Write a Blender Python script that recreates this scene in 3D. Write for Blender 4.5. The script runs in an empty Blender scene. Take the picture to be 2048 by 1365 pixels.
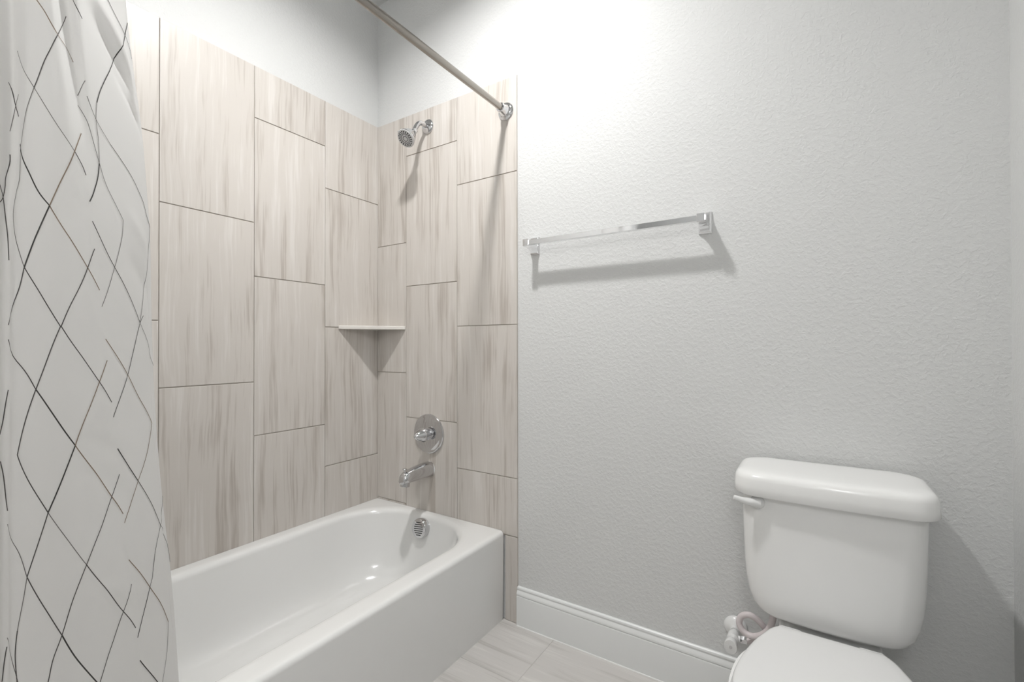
import bpy, bmesh, math, random
from mathutils import Vector, Matrix
random.seed(7)
C = bpy.context.scene
COL = C.collection
PI = math.pi

# ---------------------------------------------------------------- camera
cam_data = bpy.data.cameras.new('camera')
cam_data.sensor_width = 36.0
cam_data.lens = 36.0 * 921.41 / 2048
cam_data.shift_y = 4.2 / 2048
cam_data.clip_start = 0.02
cam = bpy.data.objects.new('camera', cam_data)
COL.objects.link(cam)
YAW, PITCH, ROLL = 0.57464, 0.00657, -0.00155
fw = Vector((-math.sin(YAW) * math.cos(PITCH), math.cos(YAW) * math.cos(PITCH), math.sin(PITCH)))
rt = Vector((math.cos(YAW), math.sin(YAW), 0))
up = rt.cross(fw)
rt2 = rt * math.cos(ROLL) + up * math.sin(ROLL)
up2 = -rt * math.sin(ROLL) + up * math.cos(ROLL)
cam.matrix_world = Matrix(((rt2.x, up2.x, -fw.x, 1.7954), (rt2.y, up2.y, -fw.y, -1.55122),
                           (rt2.z, up2.z, -fw.z, 1.09924), (0, 0, 0, 1)))
C.camera = cam

# ---------------------------------------------------------------- world, exposure, lamp strengths
w = bpy.data.worlds.new('world')
C.world = w
w.use_nodes = True
w.node_tree.nodes['Background'].inputs[0].default_value = (0.8, 0.82, 0.85, 1)
w.node_tree.nodes['Background'].inputs[1].default_value = 0.0     # the room is closed; the ceiling can and added fill globes light it
C.view_settings.view_transform = 'Standard'
C.view_settings.look = 'None'
C.view_settings.exposure = 0.0
C.view_settings.gamma = 1.0
C.view_settings.use_curve_mapping = False
TUB_LAMP = 930.0        # emission of the recessed lamp over the tub
FILL_LAMP = 24.0      # emission of the fill globes added behind the camera
LAMP_POS = (0.90, -0.72)
LAMP_R = 0.055
CAN_R, CAN_DEPTH = 0.075, 0.030

# ---------------------------------------------------------------- room dimensions
XR = 2.194        # right wall
YF = -2.60        # wall behind the camera
ZC = 2.789        # ceiling
ALC = -1.53       # far end of the tub alcove
TT = 0.006        # tile thickness proud of the plaster
W, H = 0.308, 0.6127

# ---------------------------------------------------------------- material helpers
def mat(name, col, rough=0.5, metal=0.0, coat=0.0, spec=0.5):
    m = bpy.data.materials.new(name)
    m.use_nodes = True
    b = m.node_tree.nodes['Principled BSDF']
    b.inputs['Base Color'].default_value = (*col, 1)
    b.inputs['Roughness'].default_value = rough
    b.inputs['Metallic'].default_value = metal
    b.inputs['Coat Weight'].default_value = coat
    b.inputs['Coat Roughness'].default_value = 0.05
    b.inputs['Specular IOR Level'].default_value = spec
    return m

class NB:
    """tiny node builder"""
    def __init__(s, m):
        s.m = m; s.t = m.node_tree; s.b = s.t.nodes['Principled BSDF']
    def n(s, typ, **kw):
        nd = s.t.nodes.new(typ)
        for k, v in kw.items(): setattr(nd, k, v)
        return nd
    def l(s, a, b): s.t.links.new(a, b)
    def coord(s): return s.n('ShaderNodeTexCoord').outputs['Object']
    def mapping(s, vec, scale, loc=(0, 0, 0)):
        mp = s.n('ShaderNodeMapping')
        mp.inputs['Scale'].default_value = scale; mp.inputs['Location'].default_value = loc
        s.l(vec, mp.inputs['Vector']); return mp.outputs[0]
    def noise(s, vec, scale, detail=2, rough=0.5, dist=0.0):
        nd = s.n('ShaderNodeTexNoise')
        nd.inputs['Scale'].default_value = scale; nd.inputs['Detail'].default_value = detail
        nd.inputs['Roughness'].default_value = rough; nd.inputs['Distortion'].default_value = dist
        s.l(vec, nd.inputs['Vector']); return nd.outputs['Fac']
    def ramp(s, fac, stops):
        r = s.n('ShaderNodeValToRGB')
        e = r.color_ramp.elements
        while len(e) < len(stops): e.new(0.5)
        for i, (p, c) in enumerate(stops):
            e[i].position = p; e[i].color = (*c, 1) if len(c) == 3 else c
        s.l(fac, r.inputs[0]); return r.outputs[0]
    def math(s, op, a, b=None, clamp=False):
        nd = s.n('ShaderNodeMath', operation=op, use_clamp=clamp)
        for i, x in enumerate((a, b)):
            if x is None: continue
            if isinstance(x, (int, float)): nd.inputs[i].default_value = x
            else: s.l(x, nd.inputs[i])
        return nd.outputs[0]
    def mix(s, fac, a, b, blend='MIX'):
        nd = s.n('ShaderNodeMix', data_type='RGBA', blend_type=blend)
        for i, x in ((0, fac), (6, a), (7, b)):
            if isinstance(x, (int, float)): nd.inputs[i].default_value = x
            elif isinstance(x, tuple): nd.inputs[i].default_value = (*x, 1)
            else: s.l(x, nd.inputs[i])
        return nd.outputs[2]
    def bump(s, h, strength, dist):
        nd = s.n('ShaderNodeBump')
        nd.inputs['Strength'].default_value = strength; nd.inputs['Distance'].default_value = dist
        s.l(h, nd.inputs['Height']); s.l(nd.outputs[0], s.b.inputs['Normal'])

def plaster(name, col, strength):
    m = mat(name, col, 0.55, spec=0.3)
    k = NB(m); co = k.coord()
    big = k.ramp(k.noise(co, 82, 4, 0.58, 0.25), [(0.44, (0, 0, 0)), (0.62, (1, 1, 1))])
    fine = k.noise(co, 230, 3, 0.6)
    h = k.math('ADD', k.math('MULTIPLY', big, 0.8), k.math('MULTIPLY', fine, 0.22))
    k.bump(h, strength, 0.0016)
    return m

def stone_tile(name, pale, mid, dark, horizontal=False, rough=0.36):
    """striated porcelain tile: streaks run along z (walls) or along x (floor); tile_seed shifts each tile"""
    m = mat(name, mid, rough, spec=0.45)
    k = NB(m); co = k.coord()
    at = k.n('ShaderNodeAttribute', attribute_name='tile_seed').outputs['Fac']
    sep = k.n('ShaderNodeSeparateXYZ'); k.l(co, sep.inputs[0])
    if horizontal: across, along = sep.outputs['Y'], sep.outputs['X']
    else: across, along = k.math('SUBTRACT', sep.outputs['X'], sep.outputs['Y']), sep.outputs['Z']
    cb = k.n('ShaderNodeCombineXYZ')
    k.l(across, cb.inputs[0]); k.l(along, cb.inputs[1]); k.l(k.math('MULTIPLY', at, 37.0), cb.inputs[2])
    v = cb.outputs[0]
    # a slow sideways drift keeps the veins from being ruled lines
    dr = k.noise(k.mapping(v, (3, 2.2, 1)), 1.0, 2)
    cb2 = k.n('ShaderNodeCombineXYZ')
    k.l(k.math('ADD', across, k.math('MULTIPLY', dr, 0.035)), cb2.inputs[0]); k.l(along, cb2.inputs[1])
    k.l(k.math('MULTIPLY', at, 37.0), cb2.inputs[2])
    v2 = cb2.outputs[0]
    n1 = k.noise(k.mapping(v2, (26, 1.3, 1)), 1.0, 4, 0.6)
    n2 = k.noise(k.mapping(v2, (130, 3.6, 1)), 1.0, 3, 0.6)
    n3 = k.noise(k.mapping(v2, (9, 4.5, 1)), 1.0, 2, 0.5)
    s = k.math('ADD', k.math('MULTIPLY', n1, 0.57), k.math('ADD', k.math('MULTIPLY', n2, 0.27), k.math('MULTIPLY', n3, 0.16)))
    col = k.ramp(s, [(0.39, pale), (0.465, mid), (0.52, mid), (0.615, dark)])
    k.l(col, k.b.inputs['Base Color'])
    return m

M = {}
M['wall'] = plaster('painted_plaster', (0.66, 0.665, 0.66), 0.48)
M['ceiling'] = plaster('ceiling_paint', (0.68, 0.685, 0.68), 0.3)
M['tile'] = stone_tile('wall_tile', (0.66, 0.628, 0.595), (0.598, 0.562, 0.524), (0.45, 0.408, 0.368))
M['floor_tile'] = stone_tile('floor_tile', (0.65, 0.63, 0.605), (0.575, 0.555, 0.535), (0.46, 0.44, 0.418), True, 0.42)
M['grout'] = mat('grout', (0.50, 0.46, 0.42), 0.9)
M['floor_grout'] = mat('floor_grout', (0.54, 0.52, 0.50), 0.9)
M['porcelain'] = mat('white_porcelain', (0.82, 0.82, 0.81), 0.22, coat=0.15)
M['enamel'] = mat('white_tub_enamel', (0.785, 0.785, 0.775), 0.14, coat=0.5)
M['plastic'] = mat('white_plastic', (0.735, 0.735, 0.73), 0.22)
M['trim'] = mat('white_trim_paint', (0.76, 0.77, 0.765), 0.35)
M['chrome'] = mat('chrome', (0.64, 0.64, 0.65), 0.05, 1.0)  # base darkened to suggest dark surroundings reflected in the fittings
M['polished'] = mat('chrome_bright_reflection', (0.86, 0.86, 0.87), 0.06, 1.0)  # lighter chrome copy; the bar's brighter reflections are put into its colour
M['rod'] = mat('brushed_nickel', (0.37, 0.345, 0.315), 0.24, 1.0)
M['dark'] = mat('dark_rubber_slot_shade', (0.02, 0.02, 0.02), 0.6)
M['shelf'] = mat('glazed_shelf', (0.70, 0.67, 0.63), 0.3)
M['hose'] = mat('pinkish_hose', (0.62, 0.565, 0.57), 0.35)
M['caulk'] = mat('white_caulk', (0.75, 0.75, 0.74), 0.6)
M['door'] = mat('door_paint', (0.72, 0.72, 0.71), 0.4)
M['print_dark'] = mat('print_charcoal', (0.075, 0.07, 0.067), 0.7)
M['print_black'] = mat('print_black', (0.04, 0.038, 0.036), 0.7)
M['print_brown'] = mat('print_brown', (0.22, 0.165, 0.12), 0.7)
M['print_grey'] = mat('print_grey', (0.17, 0.16, 0.155), 0.7)

def fabric():
    m = mat('curtain_polyester', (0.80, 0.795, 0.785), 0.55, spec=0.3)
    k = NB(m); co = k.coord()
    k.bump(k.noise(co, 900, 1), 0.05, 0.0004)
    tr = k.n('ShaderNodeBsdfTranslucent'); tr.inputs['Color'].default_value = (0.86, 0.86, 0.855, 1)
    mx = k.n('ShaderNodeMixShader'); mx.inputs[0].default_value = 0.45
    out = k.t.nodes['Material Output']
    k.l(k.b.outputs[0], mx.inputs[1]); k.l(tr.outputs[0], mx.inputs[2]); k.l(mx.outputs[0], out.inputs[0])
    return m
M['fabric'] = fabric()

def lamp_mat(name, s, col=(1, 0.994, 0.982)):
    m = mat(name, (0.9, 0.9, 0.9), 0.5)
    b = m.node_tree.nodes['Principled BSDF']
    b.inputs['Emission Color'].default_value = (*col, 1)
    b.inputs['Emission Strength'].default_value = s
    return m
M['lamp_tub'] = lamp_mat('lamp_lens_over_tub', TUB_LAMP)
M['lamp_fill'] = lamp_mat('lamp_globe_added_fill', FILL_LAMP)

# ---------------------------------------------------------------- object helpers
def build(name, verts, faces, mats, parent=None, smooth=True, idx=None, angle=35):
    me = bpy.data.meshes.new(name)
    me.from_pydata([tuple(v) for v in verts], [], faces)
    if not isinstance(mats, (list, tuple)): mats = [mats]
    for m in mats: me.materials.append(m)
    if idx: me.polygons.foreach_set('material_index', idx)
    bm = bmesh.new(); bm.from_mesh(me)
    bmesh.ops.recalc_face_normals(bm, faces=bm.faces)
    bm.to_mesh(me); bm.free()
    if smooth:
        me.polygons.foreach_set('use_smooth', [True] * len(me.polygons))
        me.set_sharp_from_angle(angle=math.radians(angle))
    me.update()
    o = bpy.data.objects.new(name, me)
    COL.objects.link(o)
    if parent is not None:
        o.parent = parent
        o.matrix_parent_inverse = Matrix.Translation(-parent.location)
    return o

def thing(name, label, cat, loc=(0, 0, 0), group=None):
    o = bpy.data.objects.new(name, None)
    COL.objects.link(o); o.location = loc; o.empty_display_size = 0.05
    o['label'] = label; o['category'] = cat
    if group: o['group'] = group
    return o

def struct(o):
    o['kind'] = 'structure'
    return o

class G:
    """collects geometry of one part"""
    def __init__(s): s.v = []; s.f = []; s.m = []
    def add(s, vs, fs, mi=0):
        o = len(s.v); s.v += [Vector(x) for x in vs]
        s.f += [tuple(i + o for i in f) for f in fs]; s.m += [mi] * len(fs)
    def box(s, a, b, mi=0, bev=0.0):
        x0, y0, z0 = a; x1, y1, z1 = b
        if bev <= 0:
            vs = [(x, y, z) for x in (x0, x1) for y in (y0, y1) for z in (z0, z1)]
            s.add(vs, [(0, 1, 3, 2), (4, 6, 7, 5), (0, 4, 5, 1), (2, 3, 7, 6), (0, 2, 6, 4), (1, 5, 7, 3)], mi)
        else:
            bm = bmesh.new()
            bmesh.ops.create_cube(bm, size=1)
            for v in bm.verts:
                v.co = Vector(((x0 + x1) / 2 + v.co.x * (x1 - x0), (y0 + y1) / 2 + v.co.y * (y1 - y0), (z0 + z1) / 2 + v.co.z * (z1 - z0)))
            bmesh.ops.bevel(bm, geom=bm.edges[:], offset=bev, segments=3, profile=0.5, affect='EDGES')
            bm.verts.index_update()
            s.add([v.co.copy() for v in bm.verts], [tuple(v.index for v in f.verts) for f in bm.faces], mi)
            bm.free()
    def loft(s, rings, mi=0, cap0=True, cap1=True, close=True):
        n = len(rings[0]); vs = [p for r in rings for p in r]; fs = []
        for i in range(len(rings) - 1):
            for j in range(n if close else n - 1):
                k = (j + 1) % n
                fs.append((i * n + j, i * n + k, (i + 1) * n + k, (i + 1) * n + j))
        if cap0: fs.append(tuple(range(n - 1, -1, -1)))
        if cap1: fs.append(tuple((len(rings) - 1) * n + j for j in range(n)))
        s.add(vs, fs, mi)
    def lathe(s, prof, origin, axis, n=40, mi=0, cap0=True, cap1=True, sx=1.0, ref=None):
        """prof: (radius, distance along the axis)"""
        a = Vector(axis).normalized()
        e1 = (Vector(ref) if ref else (Vector((0, 0, 1)) if abs(a.z) < 0.9 else Vector((1, 0, 0))))
        e1 = (e1 - a * e1.dot(a)).normalized(); e2 = a.cross(e1)
        o = Vector(origin); rings = []
        for r, h in prof:
            r = max(r, 1e-5)
            rings.append([o + a * h + e1 * (r * math.cos(2 * PI * j / n)) + e2 * (sx * r * math.sin(2 * PI * j / n)) for j in range(n)])
        s.loft(rings, mi, cap0, cap1)
    def tube(s, pts, rad, n=20, mi=0):
        pts = [Vector(p) for p in pts]; rings = []; prev = None
        for i, p in enumerate(pts):
            t = (pts[min(i + 1, len(pts) - 1)] - pts[max(i - 1, 0)]).normalized()
            if prev is None:
                e = Vector((0, 0, 1)) if abs(t.z) < 0.9 else Vector((1, 0, 0))
            else: e = prev
            e = (e - t * e.dot(t)).normalized(); prev = e; f = t.cross(e)
            r = rad[i] if isinstance(rad, (list, tuple)) else rad
            rings.append([p + e * (r * math.cos(2 * PI * j / n)) + f * (r * math.sin(2 * PI * j / n)) for j in range(n)])
        s.loft(rings, mi)
    def make(s, name, mats, parent=None, smooth=True, angle=35):
        return build(name, s.v, s.f, mats, parent, smooth, s.m, angle)

def spline(pts, n=8):
    P = [Vector(p) for p in pts]; out = []
    for i in range(len(P) - 1):
        a, b, c, d = P[max(i - 1, 0)], P[i], P[i + 1], P[min(i + 2, len(P) - 1)]
        for k in range(n):
            t = k / n
            out.append(0.5 * (2 * b + (c - a) * t + (2 * a - 5 * b + 4 * c - d) * t * t + (3 * b - a - 3 * c + d) * t ** 3))
    out.append(P[-1]); return out

def round_rect(x0, x1, y0, y1, r, z, m=14, s=10):
    """closed ring of points, same count whatever its size"""
    r = min(r, (x1 - x0) / 2 - 1e-4, (y1 - y0) / 2 - 1e-4)
    cs = [((x1 - r, y1 - r), 0), ((x0 + r, y1 - r), PI / 2), ((x0 + r, y0 + r), PI), ((x1 - r, y0 + r), 1.5 * PI)]
    arcs = [[(cx + r * math.cos(a0 + PI / 2 * i / m), cy + r * math.sin(a0 + PI / 2 * i / m)) for i in range(m + 1)] for (cx, cy), a0 in cs]
    out = []
    for i in range(4):
        out += arcs[i]
        p, q = arcs[i][-1], arcs[(i + 1) % 4][0]
        for k in range(1, s): out.append((p[0] + (q[0] - p[0]) * k / s, p[1] + (q[1] - p[1]) * k / s))
    return [Vector((x, y, z)) for x, y in out]
CZ = [2.0, 1.9, 1.8, 1.7, 1.6, 1.5, 1.4, 1.3, 1.2, 1.1, 1.0, 0.9, 0.8, 0.7, 0.6, 0.5, 0.4, 0.25, 0.12]
CT = [
[(0.760,-1.448),(0.757,-1.435),(0.767,-1.423),(0.769,-1.408),(0.762,-1.394),(0.753,-1.381),(0.760,-1.375),(0.778,-1.370),(0.783,-1.362),(0.787,-1.355),(0.792,-1.347),(0.776,-1.329),(0.791,-1.319),(0.778,-1.294),(0.764,-1.271),(0.747,-1.252),(0.740,-1.244),(0.735,-1.239)],
[(0.762,-1.448),(0.758,-1.434),(0.770,-1.422),(0.771,-1.408),(0.763,-1.394),(0.754,-1.381),(0.762,-1.375),(0.782,-1.370),(0.788,-1.363),(0.792,-1.355),(0.798,-1.348),(0.780,-1.329),(0.797,-1.320),(0.782,-1.295),(0.765,-1.271),(0.747,-1.249),(0.738,-1.241),(0.733,-1.235)],
[(0.768,-1.448),(0.764,-1.434),(0.777,-1.423),(0.778,-1.409),(0.769,-1.394),(0.759,-1.381),(0.768,-1.375),(0.791,-1.371),(0.797,-1.364),(0.802,-1.356),(0.808,-1.348),(0.788,-1.328),(0.808,-1.320),(0.790,-1.293),(0.771,-1.268),(0.751,-1.246),(0.742,-1.237),(0.735,-1.231)],
[(0.776,-1.448),(0.772,-1.434),(0.786,-1.423),(0.788,-1.409),(0.778,-1.394),(0.766,-1.381),(0.776,-1.375),(0.802,-1.371),(0.810,-1.363),(0.816,-1.355),(0.822,-1.347),(0.798,-1.326),(0.820,-1.318),(0.800,-1.291),(0.780,-1.265),(0.757,-1.242),(0.747,-1.232),(0.741,-1.226)],
[(0.787,-1.448),(0.783,-1.434),(0.797,-1.423),(0.800,-1.409),(0.790,-1.394),(0.779,-1.381),(0.788,-1.375),(0.814,-1.371),(0.822,-1.363),(0.828,-1.353),(0.833,-1.343),(0.813,-1.322),(0.828,-1.312),(0.809,-1.284),(0.789,-1.257),(0.767,-1.234),(0.758,-1.225),(0.751,-1.219)],
[(0.798,-1.447),(0.794,-1.433),(0.808,-1.422),(0.813,-1.409),(0.806,-1.395),(0.795,-1.382),(0.802,-1.376),(0.823,-1.371),(0.832,-1.360),(0.838,-1.348),(0.842,-1.334),(0.829,-1.316),(0.834,-1.303),(0.817,-1.276),(0.797,-1.249),(0.777,-1.226),(0.768,-1.217),(0.762,-1.211)],
[(0.805,-1.447),(0.801,-1.433),(0.815,-1.422),(0.824,-1.410),(0.820,-1.397),(0.811,-1.385),(0.815,-1.378),(0.830,-1.373),(0.841,-1.359),(0.846,-1.344),(0.847,-1.326),(0.842,-1.310),(0.836,-1.294),(0.821,-1.268),(0.802,-1.242),(0.783,-1.220),(0.775,-1.212),(0.769,-1.206)],
[(0.808,-1.452),(0.804,-1.439),(0.818,-1.428),(0.829,-1.416),(0.827,-1.403),(0.818,-1.392),(0.820,-1.385),(0.833,-1.379),(0.845,-1.362),(0.850,-1.342),(0.848,-1.319),(0.843,-1.302),(0.836,-1.286),(0.821,-1.260),(0.803,-1.235),(0.784,-1.214),(0.777,-1.207),(0.772,-1.201)],
[(0.808,-1.454),(0.804,-1.441),(0.818,-1.430),(0.829,-1.418),(0.827,-1.406),(0.818,-1.394),(0.820,-1.387),(0.833,-1.382),(0.846,-1.361),(0.851,-1.337),(0.846,-1.307),(0.838,-1.290),(0.830,-1.273),(0.816,-1.250),(0.798,-1.228),(0.782,-1.210),(0.777,-1.205),(0.772,-1.199)],
[(0.808,-1.454),(0.804,-1.441),(0.818,-1.430),(0.829,-1.418),(0.827,-1.406),(0.818,-1.394),(0.820,-1.387),(0.833,-1.382),(0.847,-1.358),(0.851,-1.331),(0.842,-1.298),(0.834,-1.280),(0.824,-1.262),(0.810,-1.242),(0.795,-1.223),(0.781,-1.207),(0.777,-1.203),(0.772,-1.197)],
[(0.808,-1.454),(0.804,-1.441),(0.818,-1.430),(0.829,-1.418),(0.827,-1.406),(0.818,-1.394),(0.820,-1.387),(0.833,-1.381),(0.848,-1.355),(0.850,-1.325),(0.839,-1.288),(0.830,-1.270),(0.819,-1.251),(0.805,-1.233),(0.792,-1.216),(0.779,-1.202),(0.777,-1.199),(0.772,-1.193)],
[(0.808,-1.454),(0.804,-1.440),(0.818,-1.430),(0.829,-1.418),(0.827,-1.405),(0.818,-1.393),(0.820,-1.387),(0.833,-1.381),(0.848,-1.352),(0.849,-1.319),(0.836,-1.279),(0.827,-1.260),(0.816,-1.242),(0.803,-1.224),(0.790,-1.208),(0.779,-1.195),(0.777,-1.192),(0.772,-1.187)],
[(0.808,-1.453),(0.804,-1.440),(0.818,-1.429),(0.829,-1.417),(0.827,-1.405),(0.818,-1.393),(0.820,-1.387),(0.833,-1.381),(0.848,-1.350),(0.849,-1.313),(0.835,-1.270),(0.825,-1.251),(0.814,-1.232),(0.802,-1.215),(0.789,-1.199),(0.778,-1.187),(0.776,-1.185),(0.772,-1.179)],
[(0.808,-1.453),(0.804,-1.440),(0.818,-1.429),(0.829,-1.417),(0.827,-1.405),(0.818,-1.393),(0.820,-1.386),(0.833,-1.381),(0.848,-1.347),(0.849,-1.308),(0.834,-1.261),(0.824,-1.242),(0.813,-1.223),(0.801,-1.206),(0.789,-1.190),(0.778,-1.177),(0.776,-1.175),(0.772,-1.169)],
[(0.808,-1.452),(0.804,-1.439),(0.818,-1.429),(0.829,-1.417),(0.827,-1.404),(0.818,-1.392),(0.820,-1.386),(0.833,-1.380),(0.848,-1.344),(0.848,-1.302),(0.831,-1.252),(0.821,-1.232),(0.809,-1.213),(0.798,-1.197),(0.787,-1.181),(0.777,-1.169),(0.776,-1.167),(0.772,-1.161)],
[(0.808,-1.452),(0.804,-1.439),(0.818,-1.428),(0.829,-1.416),(0.827,-1.404),(0.818,-1.392),(0.820,-1.386),(0.833,-1.380),(0.848,-1.341),(0.848,-1.297),(0.829,-1.243),(0.819,-1.223),(0.806,-1.203),(0.796,-1.188),(0.785,-1.173),(0.777,-1.162),(0.776,-1.161),(0.772,-1.155)],
[(0.808,-1.452),(0.804,-1.438),(0.818,-1.428),(0.829,-1.416),(0.827,-1.403),(0.818,-1.392),(0.820,-1.385),(0.833,-1.379),(0.849,-1.339),(0.848,-1.293),(0.827,-1.235),(0.817,-1.215),(0.804,-1.195),(0.795,-1.181),(0.784,-1.166),(0.777,-1.156),(0.776,-1.155),(0.772,-1.149)],
[(0.808,-1.451),(0.804,-1.438),(0.818,-1.427),(0.829,-1.415),(0.827,-1.403),(0.818,-1.391),(0.820,-1.385),(0.833,-1.379),(0.849,-1.336),(0.847,-1.286),(0.824,-1.224),(0.814,-1.204),(0.800,-1.183),(0.792,-1.169),(0.783,-1.157),(0.776,-1.147),(0.776,-1.146),(0.772,-1.141)],
[(0.808,-1.450),(0.804,-1.437),(0.818,-1.427),(0.829,-1.415),(0.827,-1.402),(0.818,-1.391),(0.820,-1.384),(0.833,-1.378),(0.849,-1.334),(0.847,-1.280),(0.822,-1.214),(0.811,-1.194),(0.798,-1.173),(0.790,-1.160),(0.782,-1.148),(0.776,-1.139),(0.776,-1.139),(0.772,-1.133)]]
CDENT = [(14.2, 1.6, 1.2, 0.02, -0.03, -0.016), (14.8, 1.545, 1.2, 0.018, -0.03, -0.014), (14.0, 1.65, 1.4, 0.02, -0.03, 0.009), (14.6, 1.3, 1.0, 0.015, -0.03, 0.004), (14.4, 1.22, 1.0, 0.02, -0.03, -0.004), (10.5, 0.93, 1.2, 0.01, -0.02, -0.0012), (10.8, 0.86, 1.3, 0.009, -0.025, -0.0012), (10.4, 0.69, 1.2, 0.009, -0.02, 0.0012)]
CLINES = [
('b',[(8.20,1.623),(9.17,1.602),(10.02,1.575),(10.56,1.564),(10.94,1.548)]),
('d',[(10.82,1.621),(10.02,1.575),(8.61,1.529),(7.61,1.484)]),
('g',[(7.61,1.484),(7.03,1.449),(6.69,1.414),(6.49,1.392)]),
('g',[(6.49,1.392),(6.76,1.346),(6.59,1.328),(6.40,1.306),(6.37,1.290),(6.74,1.263),(7.10,1.239),(7.39,1.215)]),
('g',[(6.01,1.545),(6.69,1.513),(7.61,1.484),(8.95,1.441),(10.14,1.400)]),
('d',[(10.14,1.400),(10.65,1.381),(10.87,1.368)]),
('b',[(10.85,1.433),(10.14,1.400),(9.24,1.352),(8.56,1.309)]),
('D',[(8.56,1.309),(7.86,1.260),(7.39,1.215)]),
('d',[(7.39,1.215),(7.15,1.182),(6.69,1.155),(5.98,1.131)]),
('D',[(6.40,1.398),(6.66,1.384),(7.34,1.357),(7.95,1.328),(8.56,1.309)]),
('b',[(8.56,1.309),(9.41,1.266),(10.09,1.223),(10.85,1.190)]),
('d',[(7.39,1.215),(8.03,1.177),(8.78,1.129)]),
('d',[(10.90,1.255),(10.09,1.223),(9.36,1.174),(8.78,1.129)]),
('d',[(4.67,1.492),(5.18,1.478),(5.64,1.459),(6.08,1.441)]),
('g',[(6.10,1.476),(5.64,1.457),(5.16,1.435),(4.84,1.416)]),
('d',[(5.01,1.381),(5.08,1.368),(4.79,1.346),(4.82,1.330),(4.69,1.314),(4.40,1.306)]),
('d',[(4.23,1.333),(4.74,1.314),(5.18,1.287),(5.69,1.258),(5.96,1.225)]),
('d',[(11.67,1.648),(12.14,1.621)]),
('D',[(13.89,1.699),(14.42,1.683),(15.37,1.664)]),
('d',[(15.37,1.664),(16.25,1.648),(16.61,1.629)]),
('D',[(16.64,1.696),(15.37,1.664),(14.28,1.615),(13.25,1.556),(12.70,1.521),(12.38,1.494)]),
('g',[(12.38,1.494),(12.21,1.465),(12.21,1.433),(12.11,1.395)]),
('D',[(12.11,1.395),(11.87,1.368),(11.41,1.344),(10.97,1.328)]),
('g',[(11.82,1.521),(10.92,1.494)]),
('g',[(10.85,1.478),(11.53,1.457),(11.87,1.424),(12.11,1.395),(12.45,1.360),(13.25,1.314)]),
('g',[(11.80,1.497),(12.21,1.465),(12.89,1.435)]),
('d',[(12.89,1.435),(14.13,1.398),(14.84,1.371),(15.83,1.344),(17.00,1.320)]),
('g',[(17.00,1.320),(15.86,1.266),(14.79,1.212),(14.35,1.169),(14.06,1.142)]),
('g',[(13.25,1.314),(13.08,1.287),(12.74,1.258),(12.35,1.231),(11.77,1.199),(10.90,1.164)]),
('d',[(11.02,1.298),(11.72,1.266),(12.35,1.231),(13.33,1.180),(14.06,1.142)]),
('g',[(14.06,1.142),(14.59,1.121),(15.47,1.091),(17.00,1.064)]),
('d',[(8.78,1.131),(9.36,1.091),(10.04,1.043),(10.85,1.008)]),
('d',[(8.78,1.131),(8.34,1.096),(7.73,1.037),(7.34,0.989),(7.05,0.943)]),
('d',[(7.05,0.943),(7.49,0.900),(8.00,0.854)]),
('g',[(8.00,0.854),(8.54,0.809),(9.07,0.760)]),
('d',[(9.07,0.760),(9.51,0.712),(10.00,0.658),(10.77,0.618)]),
('d',[(5.98,1.110),(7.22,1.072),(7.73,1.037)]),
('D',[(7.73,1.037),(8.32,0.997),(9.00,0.948)]),
('b',[(9.00,0.948),(9.51,0.903),(10.04,0.854),(10.77,0.819)]),
('b',[(10.85,1.077),(10.04,1.043),(9.41,0.991),(9.00,0.948)]),
('D',[(9.00,0.948),(8.49,0.900),(8.00,0.854)]),
('d',[(8.00,0.854),(7.69,0.809),(7.39,0.765)]),
('g',[(7.39,0.765),(7.27,0.731),(7.08,0.690)]),
('d',[(7.08,0.690),(6.98,0.655),(7.05,0.615),(7.13,0.588),(7.39,0.553)]),
('d',[(10.82,0.887),(10.04,0.854),(9.51,0.806),(9.07,0.760)]),
('d',[(9.07,0.760),(8.63,0.714),(8.27,0.666),(8.00,0.634),(7.86,0.604),(7.69,0.575)]),
('g',[(6.03,0.843),(7.03,0.809),(7.39,0.765)]),
('d',[(7.39,0.765),(7.78,0.720),(8.27,0.666)]),
('D',[(8.27,0.666),(8.59,0.626),(9.12,0.569),(9.51,0.515)]),
('d',[(10.85,0.696),(10.00,0.658),(9.53,0.612),(9.19,0.566),(8.95,0.540)]),
('d',[(6.01,1.037),(5.55,1.013),(5.16,0.991),(4.79,0.973)]),
('d',[(4.82,0.935),(5.33,0.905),(6.01,0.862)]),
('g',[(5.91,0.679),(6.59,0.661),(6.93,0.636),(7.08,0.615)]),
('d',[(5.86,0.666),(5.35,0.642),(5.03,0.618)]),
('d',[(14.45,1.155),(14.03,1.139),(13.28,1.094),(12.50,1.051),(11.65,1.016),(10.85,0.983)]),
('b',[(10.92,1.112),(11.82,1.080),(12.50,1.051),(13.40,1.010),(14.20,0.983),(14.88,0.959)]),
('b',[(14.88,0.959),(13.98,0.916),(13.16,0.887),(12.45,0.865),(11.58,0.833),(10.82,0.803)]),
('D',[(10.92,0.930),(11.67,0.897),(12.45,0.865)]),
('d',[(12.45,0.865),(13.64,0.817),(14.67,0.768)]),
('g',[(14.67,0.768),(16.54,0.731),(17.00,0.690)]),
('g',[(17.00,0.819),(16.20,0.792),(14.67,0.768)]),
('d',[(14.67,0.768),(13.60,0.731),(12.89,0.685)]),
('D',[(12.50,0.671),(11.55,0.631),(10.87,0.599)]),
('d',[(12.89,0.685),(12.50,0.671)]),
('b',[(10.85,0.739),(11.63,0.709),(12.50,0.671),(13.50,0.631),(14.37,0.583)]),
('g',[(14.37,0.583),(13.79,0.532),(12.91,0.486),(12.16,0.454)]),
('D',[(10.85,0.558),(12.23,0.494),(13.77,0.440)])]
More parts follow.
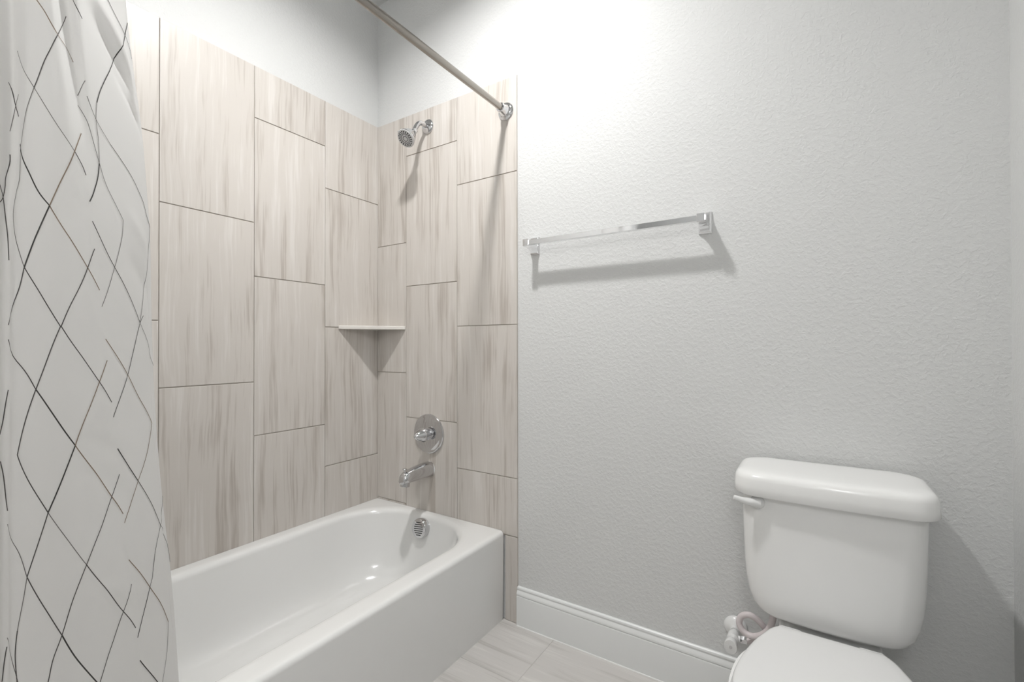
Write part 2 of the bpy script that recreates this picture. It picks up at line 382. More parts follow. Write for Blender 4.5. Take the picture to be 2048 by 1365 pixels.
# ================================================================ the setting
def slab(name, a, b, m):
    g = G(); g.box(a, b); return struct(g.make(name, m, smooth=False))
T = 0.12
wall_back = slab('wall_back', (-T, 0, 0), (XR + T, T, ZC), M['wall'])
wall_left = slab('wall_left', (-T, YF, 0), (0, 0, ZC), M['wall'])
wall_right = slab('wall_right', (XR, YF, 0), (XR + T, 0, ZC), M['wall'])
wall_front = slab('wall_front', (-T, YF - T, 0), (XR + T, YF, ZC), M['wall'])
wall_alcove = slab('wall_alcove', (0, ALC - 0.11, 0), (0.82, ALC, ZC), M['wall'])
g = G()                                            # ceiling sheet with a round hole for the recessed can
n = 64
(cx, cy), ya, yb = LAMP_POS, YF - T, T
inner, outer_ = [], []
for j in range(n):
    a = 2 * PI * (j + 0.5) / n
    dx, dy = math.cos(a), math.sin(a)
    k = min(((XR + T - cx) / dx if dx > 0 else (-T - cx) / dx), ((yb - cy) / dy if dy > 0 else (ya - cy) / dy))
    inner.append((cx + CAN_R * dx, cy + CAN_R * dy, ZC)); outer_.append((cx + k * dx, cy + k * dy, ZC))
for c in [(XR + T, yb), (-T, yb), (-T, ya), (XR + T, ya)]:      # pull the nearest boundary point into each corner
    j = min(range(n), key=lambda q: (outer_[q][0] - c[0]) ** 2 + (outer_[q][1] - c[1]) ** 2)
    outer_[j] = (c[0], c[1], ZC)
g.add(inner + outer_, [(j, (j + 1) % n, n + (j + 1) % n, n + j) for j in range(n)])
g.box((-T, YF - T, ZC + 0.09), (XR + T, T, ZC + T))
ceiling = struct(g.make('ceiling', M['ceiling'], smooth=False))

def tiles_mesh(name, cells, frame, mt, mg, bed, parent=None, th=TT, gap=0.0022, vgap=0.0032, bev=0.0012, deep=0.0038):
    """cells: (u0,u1,v0,v1) rectangles; frame(u,v,h) -> point; one mesh of bevelled tiles in a grout bed"""
    g = G(); seeds = []
    for (u0, u1, v0, v1) in cells:
        a0, a1, b0, b1 = u0 + gap / 2, u1 - gap / 2, v0 + vgap / 2, v1 - vgap / 2
        sd = random.random(); nf = len(g.f)
        r = [[frame(*p) for p in ((a0 + d, b0 + d, h), (a1 - d, b0 + d, h), (a1 - d, b1 - d, h), (a0 + d, b1 - d, h))]
             for d, h in ((0, 0.0), (0, th - bev), (bev * 0.35, th - bev * 0.3), (bev, th))]
        g.loft(r); seeds += [sd] * (len(g.f) - nf)
    for (u0, u1, v0, v1) in bed:
        nf = len(g.f)
        g.loft([[frame(u0, v0, h), frame(u1, v0, h), frame(u1, v1, h), frame(u0, v1, h)] for h in (0.0, th - deep)], 1)
        seeds += [0.0] * (len(g.f) - nf)
    o = g.make(name, [mt, mg], parent, smooth=False)
    at = o.data.attributes.new('tile_seed', 'FLOAT', 'FACE')
    at.data.foreach_set('value', seeds)
    return o

def column(u0, u1, z0, zt, joints):
    zs = [z0] + sorted(j for j in joints if z0 + 0.02 < j < zt - 0.01) + [zt]
    return [(u0, u1, a, b) for a, b in zip(zs[:-1], zs[1:])]
ZT = 2.1834
def js(z): return [z + k * H for k in range(-4, 4)]
# back wall: part column, full column, full column that runs down past the tub to the floor
cells = column(TT, 0.2028, 0.335, ZT, js(1.5868)) + column(0.2028, 0.5108, 0.335, ZT, js(1.3803))
cells += column(0.5108, 0.757, 0.335, 0.5728, []) + column(0.757, 0.8188, 0.34, 0.5728, []) if 0 else []
cells += column(0.5108, 0.8188, 0.34, ZT, js(1.1855)) + column(0.760, 0.8188, 0.0, 0.34, [])
tiles_mesh('tile_surround', cells, lambda u, v, h: (u, -h, v), M['tile'], M['grout'],
           [(TT, 0.8188, 0.335, ZT), (0.760, 0.8188, 0, 0.336)], wall_back)
cells = []
for i, zj in enumerate((1.185, 1.369, 0.963, 1.7977, 1.369)):
    u0 = 0 if i == 0 else 0.2986 + W * (i - 1)
    u1 = min(0.2986 + W * i, -ALC)
    cells += column(u0, u1, 0.335, ZT, js(zj))
tiles_mesh('tile_surround', cells, lambda u, v, h: (h, -u, v), M['tile'], M['grout'], [(0, -ALC, 0.335, ZT)], wall_left)
# floor: long tiles run along the back wall, rows staggered
cells = []
r, y1 = 0, 0.0
while y1 > YF:
    y0 = max(y1 - (0.2785 if r == 0 else W), YF)
    x = 0.985 - (0.4085 * r) % H - 2 * H
    while x < XR:
        a, b = max(x, 0), min(x + H, XR)
        if b - a > 0.01: cells.append((a, b, y0, y1))
        x += H
    y1 = y0; r += 1
floor = struct(tiles_mesh('floor', cells, lambda u, v, h: (u, v, h - 0.006), M['floor_tile'], M['floor_grout'],
                          [(0, XR, YF, 0)], None, bev=0.0006, gap=0.0022, vgap=0.0022, deep=0.0012))
g = G(); g.box((-T, YF - T, -0.1), (XR + T, T, -0.006)); g.make('subfloor', M['floor_grout'], floor, smooth=False)

BASE_PROF = [(0, 0), (0.015, 0), (0.015, 0.112), (0.0145, 0.1145), (0.0125, 0.1165), (0.0145, 0.119), (0.0150, 0.1225), (0.0140, 0.127),
             (0.0105, 0.1325), (0.0085, 0.136), (0.0085, 0.139), (0.0098, 0.1415), (0.0098, 0.1445), (0.0085, 0.1475), (0.005, 0.150), (0, 0.150)]
def baseboard(name, p0, p1, nrm):
    g = G(); p0, p1, nrm = Vector(p0), Vector(p1), Vector(nrm)
    g.loft([[p + nrm * d + Vector((0, 0, z)) for d, z in BASE_PROF] for p in (p0, p1)])
    return struct(g.make(name, M['trim'], angle=25))
baseboard('baseboard_back', (0.8195, 0, 0), (XR, 0, 0), (0, -1, 0))
baseboard('baseboard_right', (XR, -0.0155, 0), (XR, YF, 0), (-1, 0, 0))
baseboard('baseboard_alcove', (0.82, ALC - 0.11, 0), (0.82, ALC, 0), (1, 0, 0))
g = G(); g.tube([(0.822, -0.0155, 0.0), (XR - 0.016, -0.0155, 0.0)], 0.003, 8)
struct(g.make('trim_1', M['caulk']))
# closed door behind the camera
door = struct(build('door_1', [], [], M['door']))
g = G(); g.box((0.95, YF, 0.0), (1.75, YF + 0.035, 2.03), 0, 0.003)
for zz in ((0.15, 0.95), (1.08, 1.9)):
    g.box((1.07, YF + 0.034, zz[0]), (1.63, YF + 0.042, zz[1]), 0, 0.006)
bpy.data.objects.remove(door)
door = struct(g.make('door_1', M['door']))
g = G()
for x0, x1, z0, z1 in ((0.87, 0.945, 0, 2.11), (1.755, 1.83, 0, 2.11), (0.945, 1.755, 2.035, 2.11)):
    g.box((x0, YF, z0), (x1, YF + 0.02, z1), 0, 0.003)
struct(g.make('trim_2', M['trim']))

# ================================================================ ceiling lamp and added fill globes
def can_light(x, y, m, label):
    t = thing('recessed_ceiling_light', label, 'ceiling light', (x, y, ZC))
    g = G(); g.lathe([(CAN_R - 0.001, -CAN_DEPTH), (CAN_R - 0.001, 0.0), (CAN_R + 0.001, 0.003), (CAN_R + 0.018, 0.003), (CAN_R + 0.021, 0.0002), (CAN_R, 0.0001)], (x, y, ZC), (0, 0, -1), 56, cap0=True, cap1=False)
    g.make('baffle', M['trim'], t)
    g = G(); g.lathe([(LAMP_R, -CAN_DEPTH + 0.001), (LAMP_R, -CAN_DEPTH + 0.004)], (x, y, ZC), (0, 0, -1), 48)
    g.make('lens', m, t)
    return t
can_light(LAMP_POS[0], LAMP_POS[1], M['lamp_tub'], 'round recessed ceiling light above the bathtub edge')
t = thing('added_fill_light', 'three added fill globes on the right wall behind the camera', 'added fill light', (XR, -2.12, 2.1))  # unseen fixture, added to fill the room with light
g = G(); g.box((XR - 0.022, -2.40, 2.045), (XR, -1.84, 2.155), 0, 0.006); g.make('backplate', M['chrome'], t)
for k in (-1, 0, 1):
    y = -2.12 + 0.19 * k
    g = G(); g.lathe([(0.012, 0.0), (0.012, 0.05), (0.022, 0.055), (0.022, 0.075)], (XR - 0.022, y, 2.1), (-1, 0, 0), 24); sk = g.make('socket', M['chrome'], t)
    g = G(); g.lathe([(0.085 * math.sin(PI * q / 16), 0.085 - 0.085 * math.cos(PI * q / 16)) for q in range(17)], (XR - 0.092, y, 2.1), (-1, 0, 0), 32, cap0=False, cap1=False)
    g.make('globe', M['lamp_fill'], t)

# ================================================================ bathtub
t = thing('bathtub', 'white alcove bathtub with plain apron against the tiled walls', 'bathtub', (0.38, -0.76, 0))
ZR = 0.354
X0, X1, Y0, Y1 = TT + 0.001, 0.757, ALC + 0.002, -TT - 0.001
ox0, ox1, oy0, oy1 = 0.048, 0.688, ALC + 0.06, -0.026       # opening in the rim
rings = []
def outer(d, z, r=0.008): return round_rect(X0, X1 - d, Y0, Y1, r, z)
rings.append(outer(0.004, 0.0)); rings.append(outer(0.002, 0.10)); rings.append(outer(0.0, ZR - 0.016))
for k in range(1, 7):
    a = PI / 2 * k / 6
    rings.append(round_rect(X0, X1 - 0.014 * (1 - math.cos(a)), Y0, Y1, 0.008, ZR - 0.016 + 0.014 * math.sin(a) + 0.002 * (k / 6)))
rings.append(round_rect(X0 + 0.012, X1 - 0.026, Y0 + 0.012, Y1 - 0.008, 0.03, ZR + 0.0005))
def opening(i, z, ie=None, ib=None):
    ie = i if ie is None else ie; ib = i if ib is None else ib
    return round_rect(ox0 + i, ox1 - i, oy0 + ib, oy1 - ie, 0.225, z)
rings.append(opening(-0.008, ZR))
for k in range(1, 8):
    a = PI / 2 * k / 7
    rings.append(opening(0.022 * math.sin(a), ZR - 0.026 * (1 - math.cos(a))))
for i, z, ie in ((0.026, 0.31, 0.026), (0.034, 0.26, 0.035), (0.046, 0.20, 0.048), (0.060, 0.14, 0.062), (0.074, 0.105, 0.076), (0.095, 0.080, 0.096), (0.125, 0.066, 0.125), (0.165, 0.060, 0.165), (0.21, 0.058, 0.22)):
    rings.append(opening(i, z, ie, i + (ZR - z) * 0.7))
g = G(); g.loft(rings, cap0=False)
g.make('tub_shell', M['enamel'], t, angle=60)
# overflow cover on the inner end wall, with slots
ov = Vector((0.354, -0.050, 0.297)); oax = Vector((0, -1, 0.14)).normalized()
g = G()
g.lathe([(0.040, -0.02), (0.042, 0.004), (0.042, 0.026), (0.040, 0.0295), (0.0385, 0.0305)], ov, oax, 44)
e1 = Vector((1, 0, 0)); e2 = oax.cross(e1)
ca, sa = math.cos(0.12), math.sin(0.12)
d1 = e1 * ca + e2 * sa; d2 = e2 * ca - e1 * sa
for k in range(-3, 4):
    hw = math.sqrt(max(0.030 ** 2 - (k * 0.0088) ** 2, 0)) * (0.85 if abs(k) < 3 else 0.9)
    c0 = ov + oax * 0.0308 + d2 * (k * 0.0088)
    ring = [c0 + d1 * (hw * sx) + d2 * (0.0016 * sy) for sx, sy in ((-1, -1), (1, -1), (1, 1), (-1, 1))]
    g.loft([ring, [p + oax * 0.0003 for p in ring]], 1)  # thin dark strips stand in for the shaded slot openings
o = g.make('overflow_cover', [M['chrome'], M['dark']], t); o['label'] = 'round chrome overflow cover with slots'
g = G(); g.lathe([(0.036, 0.0), (0.036, 0.003), (0.028, 0.005), (0.026, 0.002), (0.0, 0.003)], (0.376, -0.33, 0.0575), (0, 0, 1), 36)
o = g.make('drain', M['chrome'], t); o['label'] = 'round chrome drain'

# ================================================================ corner shelf
g = G()
sh = [(TT, -TT), (TT, -0.231), (TT + 0.004, -0.231), (0.199, -TT - 0.004), (0.199, -TT)]
z0, z1 = 1.1775, 1.1935
g.loft([[Vector((x, y, z)) for x, y in sh] for z in (z0, z1)])
o = g.make('corner_shelf', M['shelf'], smooth=False)
bv = o.modifiers.new('bevel', 'BEVEL'); bv.width = 0.002; bv.segments = 2
o['label'] = 'pale triangular corner shelf set between the tiled walls'; o['category'] = 'shelf'

# ================================================================ shower head
SX = 0.342
t = thing('wall_shower', 'chrome shower head on a bent arm high on the tiled wall', 'shower head', (SX, -TT, 2.097))
FL = Vector((SX, -TT, 2.097))
g = G(); g.lathe([(0.0335, 0), (0.0335, 0.003), (0.031, 0.007), (0.024, 0.011), (0.016, 0.014), (0.012, 0.015)], FL, (0, -1, 0), 40)
g.make('flange', M['chrome'], t)
pts = spline([FL + Vector((0, -0.008, 0)), FL + Vector((0, -0.035, 0.0)), FL + Vector((0, -0.052, -0.004)), FL + Vector((0, -0.065, -0.015)), FL + Vector((0, -0.077, -0.032)), FL + Vector((0, -0.087, -0.052)), FL + Vector((0, -0.091, -0.060))], 6)
g = G(); g.tube(pts, 0.0105, 20); g.make('arm', M['chrome'], t)
ax = Vector((0, -0.70, -0.71)).normalized()
hb = FL + Vector((0, -0.082, -0.049))
g = G()
g.lathe([(0.0125, 0.0), (0.0135, 0.002), (0.0135, 0.016), (0.0115, 0.018), (0.0125, 0.021), (0.018, 0.026), (0.0255, 0.036), (0.031, 0.048), (0.0350, 0.060), (0.0375, 0.068), (0.0400, 0.0715), (0.0405, 0.077), (0.039, 0.0795)], hb, ax, 44)
g.make('head', M['chrome'], t)
# selector tab on the rim
e1 = Vector((0, -0.71, 0.70)); e2 = ax.cross(e1)
tp = hb + ax * 0.070 + (e1 * 0.75 - e2 * 0.66 if e2.x > 0 else e1 * 0.75 + e2 * 0.66) * 0.0
sel = (e1 * 0.80 + (e2 if e2.x < 0 else -e2) * 0.6).normalized()
g = G(); q = hb + ax * 0.066 + sel * 0.030
g.tube([q, q + sel * 0.008 + ax * 0.003, q + sel * 0.014 + ax * 0.007], [0.005, 0.004, 0.0026], 12)
g.make('selector_tab', M['chrome'], t)
g = G(); fc = hb + ax * 0.0796
g.lathe([(0.039, 0.0), (0.0385, 0.0016), (0.032, 0.0022), (0.0, 0.0026)], fc, ax, 44)
for rr, n, rd in ((0.0105, 12, 0.0019), (0.0185, 16, 0.0021), (0.0245, 18, 0.0024), (0.0310, 20, 0.0027)):
    for k in range(n):
        a = 2 * PI * k / n + rr * 90
        p = fc + (e1 * math.cos(a) + e2 * math.sin(a)) * rr + ax * 0.0022
        g.lathe([(rd, 0), (rd, 0.001), (rd * 0.7, 0.0016)], p, ax, 8, 1)
M['face'] = mat('face_plastic', (0.62, 0.62, 0.62), 0.35)
o = g.make('face_plate', [M['face'], M['dark']], t); o['label'] = 'grey face plate ringed with black nozzles'

# ================================================================ shower valve
VC = Vector((0.349, -TT, 0.7045))
t = thing('shower_valve', 'round chrome shower valve plate with pointed knob above the tub spout', 'shower valve', VC)
g = G(); g.lathe([(0.0890, 0), (0.0890, 0.004), (0.0875, 0.007), (0.083, 0.0085), (0.080, 0.0085), (0.072, 0.0105), (0.050, 0.0135), (0.030, 0.015), (0.0, 0.0155)], VC, (0, -1, 0), 64)
g.make('escutcheon', M['chrome'], t)
g = G(); g.lathe([(0.0265, 0.014), (0.0265, 0.040), (0.0255, 0.043)], VC, (0, -1, 0), 40)
g.make('collar', M['chrome'], t)
g = G(); g.lathe([(0.0255, 0.043), (0.031, 0.0445), (0.033, 0.048), (0.031, 0.054), (0.025, 0.066), (0.018, 0.079), (0.010, 0.088), (0.004, 0.093), (0.0, 0.094)], VC, (0, -1, 0), 44)
hd = g.make('handle', M['chrome'], t)

# ================================================================ tub spout
SC = Vector((0.351, -TT, 0.546))
t = thing('tub_spout', 'chrome tub spout with a lift knob below the shower valve', 'tub spout', SC)
def spout_ring(y, zc, hw, hh, n=28, flat=0.0):
    out = []
    for j in range(n):
        a = 2 * PI * j / n
        c, s_ = math.cos(a), math.sin(a)
        z = hh * (abs(s_) ** 0.85) * (1 if s_ > 0 else -1)
        out.append(SC + Vector((hw * (abs(c) ** 0.8) * (1 if c > 0 else -1), -y, zc + z)))
    return out
g = G()
g.loft([spout_ring(0.0, 0, 0.029, 0.034), spout_ring(0.004, 0, 0.0295, 0.0345), spout_ring(0.03, 0.001, 0.029, 0.034), spout_ring(0.07, 0.001, 0.0275, 0.032),
        spout_ring(0.11, -0.001, 0.026, 0.0295), spout_ring(0.135, -0.003, 0.0255, 0.0275), spout_ring(0.152, -0.006, 0.024, 0.025), spout_ring(0.164, -0.011, 0.021, 0.020), spout_ring(0.171, -0.017, 0.016, 0.013), spout_ring(0.173, -0.020, 0.008, 0.006)])
g.make('spout_body', M['chrome'], t, angle=50)
g = G(); g.lathe([(0.020, 0.0), (0.0205, 0.028), (0.018, 0.030), (0.0175, 0.020)], SC + Vector((0, -0.148, -0.012)), (0, -0.12, -1), 30)
g.make('outlet', M['chrome'], t)
g = G(); q = SC + Vector((0, -0.152, 0.017))
g.lathe([(0.004, 0), (0.004, 0.010), (0.0085, 0.012), (0.0095, 0.015), (0.0085, 0.018), (0.0, 0.019)], q, (0, 0, 1), 22)
g.make('diverter_knob', M['chrome'], t)
g = G(); g.lathe([(0.030, 0.0), (0.0345, 0.0002), (0.0335, 0.003), (0.029, 0.005)], SC, (0, -1, 0), 30, sx=0.94)
o = g.make('caulk_ring', M['caulk'], t); o['label'] = 'white caulk ring'

# ================================================================ shower rod
RX, RZ = 0.768, 2.052
t = thing('shower_rod', 'brushed nickel shower curtain rod across the tub opening', 'shower rod', (RX, -TT, RZ))
g = G(); g.tube([(RX, -0.03, RZ - 0.004), (RX, ALC + 0.03, RZ + 0.001)], 0.0125, 28); g.make('rod', M['rod'], t)
for s, y in ((-1, -TT), (1, ALC)):
    g = G(); g.lathe([(0.0355, 0), (0.0355, 0.003), (0.0335, 0.0055), (0.028, 0.007), (0.0235, 0.010), (0.0205, 0.014), (0.0185, 0.030), (0.0178, 0.042), (0.0160, 0.043)], (RX, y, RZ - 0.005), (0, s, 0), 44)
    fl = g.make('flange', M['chrome'], t); fl['label'] = 'polished chrome end flange'
    g = G(); g.lathe([(0.0035, 0.0), (0.0035, 0.004), (0.002, 0.005)], (RX, y + s * 0.032, RZ + 0.0128), (0, 0, 1), 12)
    g.make('set_screw', M['chrome'], fl)

# ================================================================ towel bar
t = thing('towel_bar', 'square chrome towel bar on two posts on the painted wall', 'towel bar', (1.21, 0, 1.487))
BZ = 1.487
for xc in (0.900, 1.519):
    g = G()
    def rr_(hw, z0, z1, y): return [Vector((xc + sx * hw, -y, z)) for sx, z in ((-1, z0), (1, z0), (1, z1), (-1, z1))]
    g.loft([rr_(0.0195, BZ - 0.034, BZ + 0.034, 0.0), rr_(0.0195, BZ - 0.034, BZ + 0.034, 0.004), rr_(0.0165, BZ - 0.030, BZ + 0.030, 0.009), rr_(0.0155, BZ - 0.029, BZ + 0.029, 0.0095)])
    g.box((xc - 0.0185, -0.0042, BZ - 0.033), (xc + 0.0185, 0.0, BZ + 0.033))
    p = g.make('base_plate', M['polished'], t, smooth=False)
    g = G()
    g.loft([rr_(0.0150, BZ - 0.028, BZ + 0.024, 0.009), rr_(0.0135, BZ - 0.022, BZ + 0.020, 0.018), rr_(0.0125, BZ - 0.016, BZ + 0.017, 0.030), rr_(0.0118, BZ - 0.0125, BZ + 0.0145, 0.044), rr_(0.0115, BZ - 0.012, BZ + 0.014, 0.076), rr_(0.0105, BZ - 0.011, BZ + 0.013, 0.077)])
    g.make('post', M['polished'], t, smooth=False)
g = G(); g.box((0.886, -0.0725, BZ - 0.008), (1.533, -0.0555, BZ + 0.0095), 0, 0.0008)
g.make('bar', M['polished'], t, smooth=False)

# ================================================================ toilet
TX = 1.829
t = thing('toilet', 'white two piece toilet with closed lid against the painted wall', 'toilet', (TX, -0.35, 0))
def tank_ring(z, hw, yb, yf, r, bulge=0.012, n=48):
    out = []
    cy, hd = (yb + yf) / 2, (yb - yf) / 2
    for p in round_rect(-hw, hw, -hd, hd, r, z, 8, 8):
        x, y = p.x, p.y
        if y < 0: y -= bulge * (1 - (x / hw) ** 2) * min(1, -y / hd)
        out.append(Vector((TX + x, cy + y, z)))
    return out
g = G(); rings = []
for z, hw, yf, r in ((0.406, 0.114, -0.176, 0.03), (0.4065, 0.130, -0.190, 0.035), (0.410, 0.145, -0.201, 0.04), (0.418, 0.157, -0.2075, 0.045), (0.433, 0.167, -0.2115, 0.048), (0.458, 0.175, -0.2135, 0.05),
                     (0.492, 0.1805, -0.2145, 0.05), (0.535, 0.184, -0.215, 0.05), (0.60, 0.1862, -0.2155, 0.05), (0.66, 0.188, -0.216, 0.05), (0.720, 0.1893, -0.2165, 0.05)):
    rings.append(tank_ring(z, hw, -0.028 - max(0, 0.46 - z) * 0.25, yf, r))
g.loft(rings); g.make('tank', M['porcelain'], t, angle=60)
g = G(); rings = []
for z, d in ((0.7165, -0.004), (0.7175, 0.0), (0.7205, 0.0025), (0.739, 0.0015), (0.757, 0.0), (0.7645, -0.0025), (0.7695, -0.0065), (0.7725, -0.012), (0.7745, -0.020), (0.7755, -0.035), (0.776, -0.070)):
    rings.append(tank_ring(z, 0.2045 + d, -0.013 + min(0, d) * 0.5, -0.232 - d, 0.052 + min(d, 0) * 0.2, 0.012))
g.loft(rings); g.make('tank_lid', M['porcelain'], t, angle=60)
LX, LZ = 1.681, 0.700
g = G()
g.lathe([(0.017, 0.0), (0.017, 0.006), (0.0155, 0.011), (0.012, 0.014), (0.0, 0.016)], (LX, -0.2145, LZ), (0, -1, 0), 28)
pts = spline([(LX + 0.004, -0.226, LZ - 0.001), (LX - 0.012, -0.232, LZ + 0.001), (LX - 0.030, -0.237, LZ + 0.003), (LX - 0.044, -0.241, LZ + 0.007), (LX - 0.054, -0.243, LZ + 0.009)], 5)
g.tube(pts, [0.012 - 0.0055 * min(1, i / (len(pts) - 1) * 1.3) if i < len(pts) - 1 else 0.004 for i in range(len(pts))], 18)
g.make('flush_lever', M['plastic'], t, angle=60)
# bowl outlines: egg shapes
def egg(hw, yb, yf, z, n=72, back=None, pw=1.0):
    """egg with its widest point 45% of the way; back: half width of the flat rear edge"""
    ym = yb + (yf - yb) * 0.47; out = []
    for j in range(n):
        a = 2 * PI * j / n
        c, s_ = math.cos(a), math.sin(a)
        if s_ >= 0:                       # rear half (towards the wall)
            x = hw * (abs(c) ** (0.80)) * (1 if c > 0 else -1); y = ym + (yb - ym) * (s_ ** 0.80)
        else:
            x = hw * c; y = ym + (yf - ym) * -s_
        out.append(Vector((TX + x, y, z)))
    return out
g = G()
rings = [egg(0.115, -0.16, -0.52, 0.0), egg(0.113, -0.165, -0.515, 0.015), egg(0.098, -0.17, -0.49, 0.06), egg(0.098, -0.17, -0.49, 0.14), egg(0.118, -0.18, -0.53, 0.20),
         egg(0.150, -0.20, -0.60, 0.27), egg(0.172, -0.225, -0.665, 0.33), egg(0.184, -0.245, -0.700, 0.365), egg(0.186, -0.25, -0.705, 0.378), egg(0.183, -0.253, -0.702, 0.387), egg(0.150, -0.29, -0.66, 0.389)]
g.loft(rings)
def deck(z, hw, yb, yf): return round_rect(TX - hw, TX + hw, yf, yb, 0.03, z, 8, 8)
g.loft([deck(0.20, 0.085, -0.06, -0.30), deck(0.29, 0.10, -0.045, -0.32), deck(0.36, 0.103, -0.04, -0.33), deck(0.385, 0.104, -0.04, -0.33), deck(0.388, 0.101, -0.043, -0.33)])
g.loft([deck(0.387, 0.095, -0.06, -0.175), deck(0.4075, 0.095, -0.06, -0.175)])
g.make('bowl', M['porcelain'], t, angle=60)
def lid_ring(d, z, hw=0.170, yb=-0.266, yf=-0.690, back=0.100):
    """seat outline: flat hinge edge, quick flare, long round front"""
    pts = [(back, yb), (back + 0.017, yb - 0.022), (0.131, yb - 0.055), (0.1455, yb - 0.094), (0.161, yb - 0.154), (0.1698, yb - 0.216), (0.1690, yb - 0.262), (0.158, yb - 0.312), (0.134, yb - 0.362), (0.096, yb - 0.400), (0.05, yf + 0.006), (0.0, yf)]
    k = hw / 0.170
    pts = [(x * k if 1 < i < 10 else x, y) for i, (x, y) in enumerate(pts)]
    right = [Vector((x, y, 0)) for x, y in pts]
    left = [Vector((-x, y, 0)) for x, y in pts[-2::-1]]
    pl = spline(right + left, 4)
    cx, cy = 0, (yb + yf) / 2
    out = []
    for p in pl:
        v = Vector((p.x, p.y - cy, 0)); L = max(v.length, 1e-6)
        v = v * ((L - d) / L)
        out.append(Vector((TX + v.x, cy + v.y, z)))
    # flat rear edge back to the start
    a, b = out[-1], out[0]
    out += [a + (b - a) * (i / 8) for i in range(1, 8)]
    return out
g = G(); g.loft([lid_ring(0.004, 0.3895, 0.175), lid_ring(0.0, 0.392, 0.175), lid_ring(0.0, 0.404, 0.175), lid_ring(0.004, 0.4075, 0.175)])
g.make('seat', M['plastic'], t, angle=60)
g = G(); g.loft([lid_ring(0.004, 0.4085), lid_ring(0.0, 0.411), lid_ring(-0.001, 0.419), lid_ring(0.001, 0.4235), lid_ring(0.005, 0.4275), lid_ring(0.012, 0.4295), lid_ring(0.03, 0.4305), lid_ring(0.08, 0.4315)])
g.make('seat_lid', M['plastic'], t, angle=60)
for sx in (-1, 1):
    g = G(); g.box((TX + sx * 0.078 - 0.024, -0.268, 0.388), (TX + sx * 0.078 + 0.024, -0.244, 0.418), 0, 0.006)
    g.make('hinge', M['plastic'], t)

# ================================================================ shutoff valve and hose
VX, VZ = 1.601, 0.243
t = thing('shutoff_valve', 'white plastic water shutoff valve on the wall beside the toilet', 'valve', (VX, 0, VZ))
g = G(); g.lathe([(0.0335, 0.0), (0.0335, 0.003), (0.031, 0.008), (0.024, 0.014), (0.015, 0.019), (0.0125, 0.022), (0.0125, 0.030)], (VX, 0, VZ), (0, -1, 0), 36)
g.make('escutcheon', M['plastic'], t)
g = G(); g.lathe([(0.009, 0.026), (0.009, 0.042), (0.0145, 0.043), (0.016, 0.050), (0.016, 0.070), (0.0135, 0.073), (0.0095, 0.075), (0.0095, 0.092)], (VX, 0, VZ), (0, -1, 0), 30)
g.tube([(VX, -0.060, VZ), (VX + 0.022, -0.060, VZ + 0.001)], 0.0085, 18)
g.make('valve_body', M['plastic'], t)
g = G(); g.lathe([(0.013, 0.090), (0.0195, 0.092), (0.021, 0.095), (0.021, 0.108), (0.0195, 0.1105), (0.0, 0.111)], (VX, 0, VZ - 0.001), (0, -1, 0), 36, sx=0.82)
hd = g.make('handle', M['plastic'], t)
g = G(); g.lathe([(0.0042, 0.1108), (0.004, 0.1125), (0.0, 0.113)], (VX, 0, VZ - 0.001), (0, -1, 0), 18)
o = g.make('screw', M['chrome'], hd); o['label'] = 'small metal screw'
t = thing('supply_hose', 'pinkish looped water hose from the shutoff valve to the toilet tank', 'hose', (VX + 0.03, -0.060, VZ))
g = G(); g.lathe([(0.0098, 0.0), (0.0105, 0.002), (0.0105, 0.016), (0.0098, 0.018)], (VX + 0.020, -0.060, VZ + 0.001), (1, -0.05, 0.12), 6)
o = g.make('nut', M['chrome'], t); o['label'] = 'chrome hex nut'
HP = [(VX + 0.036, -0.061, VZ + 0.003), (VX + 0.060, -0.062, VZ + 0.012), (VX + 0.084, -0.066, VZ + 0.026), (VX + 0.094, -0.074, VZ + 0.047), (VX + 0.082, -0.084, VZ + 0.070), (VX + 0.062, -0.090, VZ + 0.090),
      (VX + 0.044, -0.093, VZ + 0.096), (VX + 0.026, -0.094, VZ + 0.086), (VX + 0.021, -0.096, VZ + 0.066), (VX + 0.032, -0.100, VZ + 0.049), (VX + 0.053, -0.104, VZ + 0.045),
      (VX + 0.076, -0.106, VZ + 0.056), (VX + 0.094, -0.106, VZ + 0.076), (VX + 0.104, -0.104, VZ + 0.105), (VX + 0.106, -0.102, VZ + 0.135), (VX + 0.106, -0.102, VZ + 0.150)]
g = G(); g.tube(spline(HP, 8), 0.0085, 18); g.make('tube', M['hose'], t)
g = G(); g.lathe([(0.014, 0.0), (0.016, 0.003), (0.016, 0.02), (0.012, 0.024)], (VX + 0.106, -0.102, VZ + 0.134), (0, 0, 1), 24)
g.make('coupling', M['plastic'], t)

# ================================================================ shower curtain
ZI = [CZ.index(z) for z in CZ]
def zparam(z):
    for i in range(len(CZ) - 1):
        if CZ[i] >= z >= CZ[i + 1]: return i + (CZ[i] - z) / (CZ[i] - CZ[i + 1])
    return 0.0 if z > CZ[0] else float(len(CZ) - 1)
def cr1(P, t):
    n = len(P); i = min(max(int(math.floor(t)), 0), n - 2); f = t - i
    a, b, c, d = P[max(i - 1, 0)], P[i], P[i + 1], P[min(i + 2, n - 1)]
    return tuple(0.5 * (2 * b[k] + (c[k] - a[k]) * f + (2 * a[k] - 5 * b[k] + 4 * c[k] - d[k]) * f * f + (3 * b[k] - a[k] - 3 * c[k] + d[k]) * f ** 3) for k in (0, 1))
def curtain_row(z):
    t = zparam(z)
    return [cr1([CT[i][j] for i in range(len(CZ))], t) for j in range(len(CT[0]))]
def curtain_pt(row, u, z):
    x, y = cr1(row, u)
    for (u0, z0, su, sz, k, a) in CDENT:
        x += a * math.exp(-((u - u0) / su) ** 2 - ((z - z0 - k * (u - u0)) / sz) ** 2)
    return Vector((x, y, z))
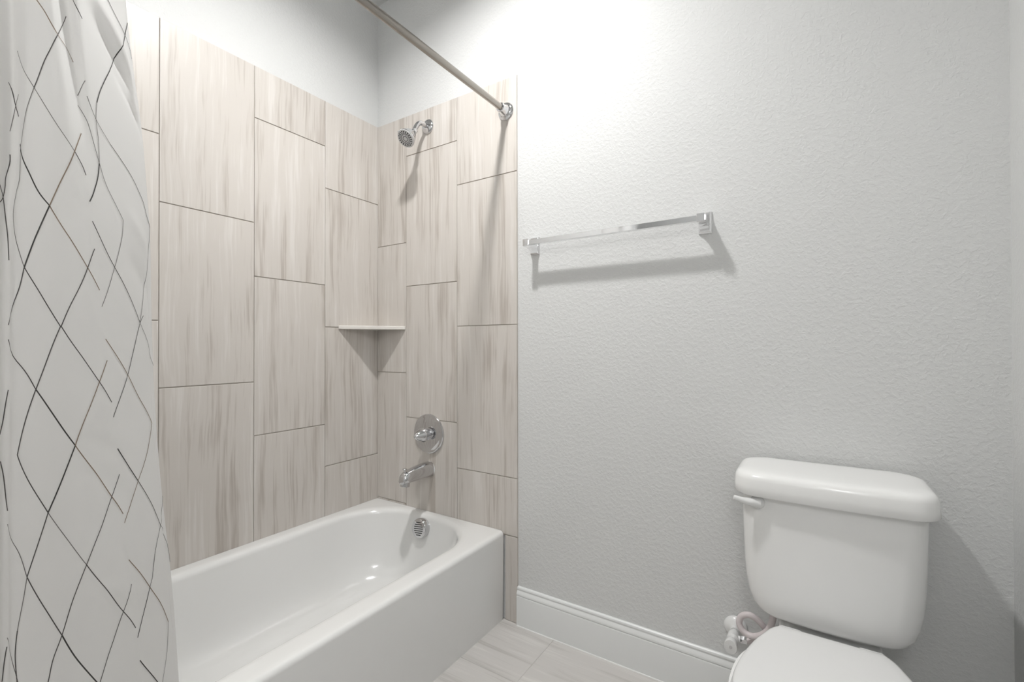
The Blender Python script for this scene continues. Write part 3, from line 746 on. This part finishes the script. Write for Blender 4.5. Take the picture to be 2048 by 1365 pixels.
NC = len(CT[0])
g = G(); NU, NZ = 18 * 8, 190
U = [i * (NC - 1) / NU for i in range(NU + 1)]; Zs = [0.12 + (2.0 - 0.12) * k / NZ for k in range(NZ + 1)]
vs = []
for z in Zs:
    row = curtain_row(z); vs += [curtain_pt(row, u, z) for u in U]
fs = [(k * (NU + 1) + i, k * (NU + 1) + i + 1, (k + 1) * (NU + 1) + i + 1, (k + 1) * (NU + 1) + i) for k in range(NZ) for i in range(NU)]
g.add(vs, fs)
def curtain_normal(u, z):
    r0, r1 = curtain_row(z), curtain_row(z + 0.003)
    p = curtain_pt(r0, u, z)
    du = curtain_pt(r0, min(u + 0.04, NC - 1), z) - curtain_pt(r0, max(u - 0.04, 0), z)
    n = du.cross(curtain_pt(r1, u, z + 0.003) - p).normalized()
    return p, n
# printed lines: narrow strips lying on the cloth
KIND = {'d': (1, 0.00062), 'D': (2, 0.0008), 'b': (3, 0.00066), 'g': (4, 0.00048)}
for kind, pts in CLINES:
    mi, hw = KIND[kind]
    path = spline([(u, z, 0) for u, z in pts], 6)
    P = [curtain_normal(min(max(p.x, 0), NC - 1), min(max(p.y, 0.121), 1.995)) for p in path]
    a, b = [], []
    for i, (p, n) in enumerate(P):
        # the print faces the room; keep the normal on that side
        if n.x < 0: n = -n
        tg = (P[min(i + 1, len(P) - 1)][0] - P[max(i - 1, 0)][0]).normalized()
        sd = n.cross(tg).normalized()
        a.append(p + n * 0.0007 - sd * hw); b.append(p + n * 0.0007 + sd * hw)
    k = len(P)
    g.add(a + b, [(i, i + 1, k + i + 1, k + i) for i in range(k - 1)], mi)
cur = thing('shower_curtain', 'white shower curtain with thin dark diamond lines gathered at the left', 'shower curtain', (0.77, -1.35, 0.12))
me_c = build('curtain_cloth', g.v, g.f, [M['fabric'], M['print_dark'], M['print_black'], M['print_brown'], M['print_grey']], cur, True, g.m, 180)
for k in range(5):
    y = -1.49 + k * 0.068
    g = G(); ring = []
    n = 28
    pts = [(RX + 0.026 * math.sin(2 * PI * i / n), y, RZ - 0.016 + 0.034 * math.cos(2 * PI * i / n)) for i in range(n + 1)]
    g.tube(pts, 0.002, 10); g.make('curtain_ring', M['chrome'], cur)
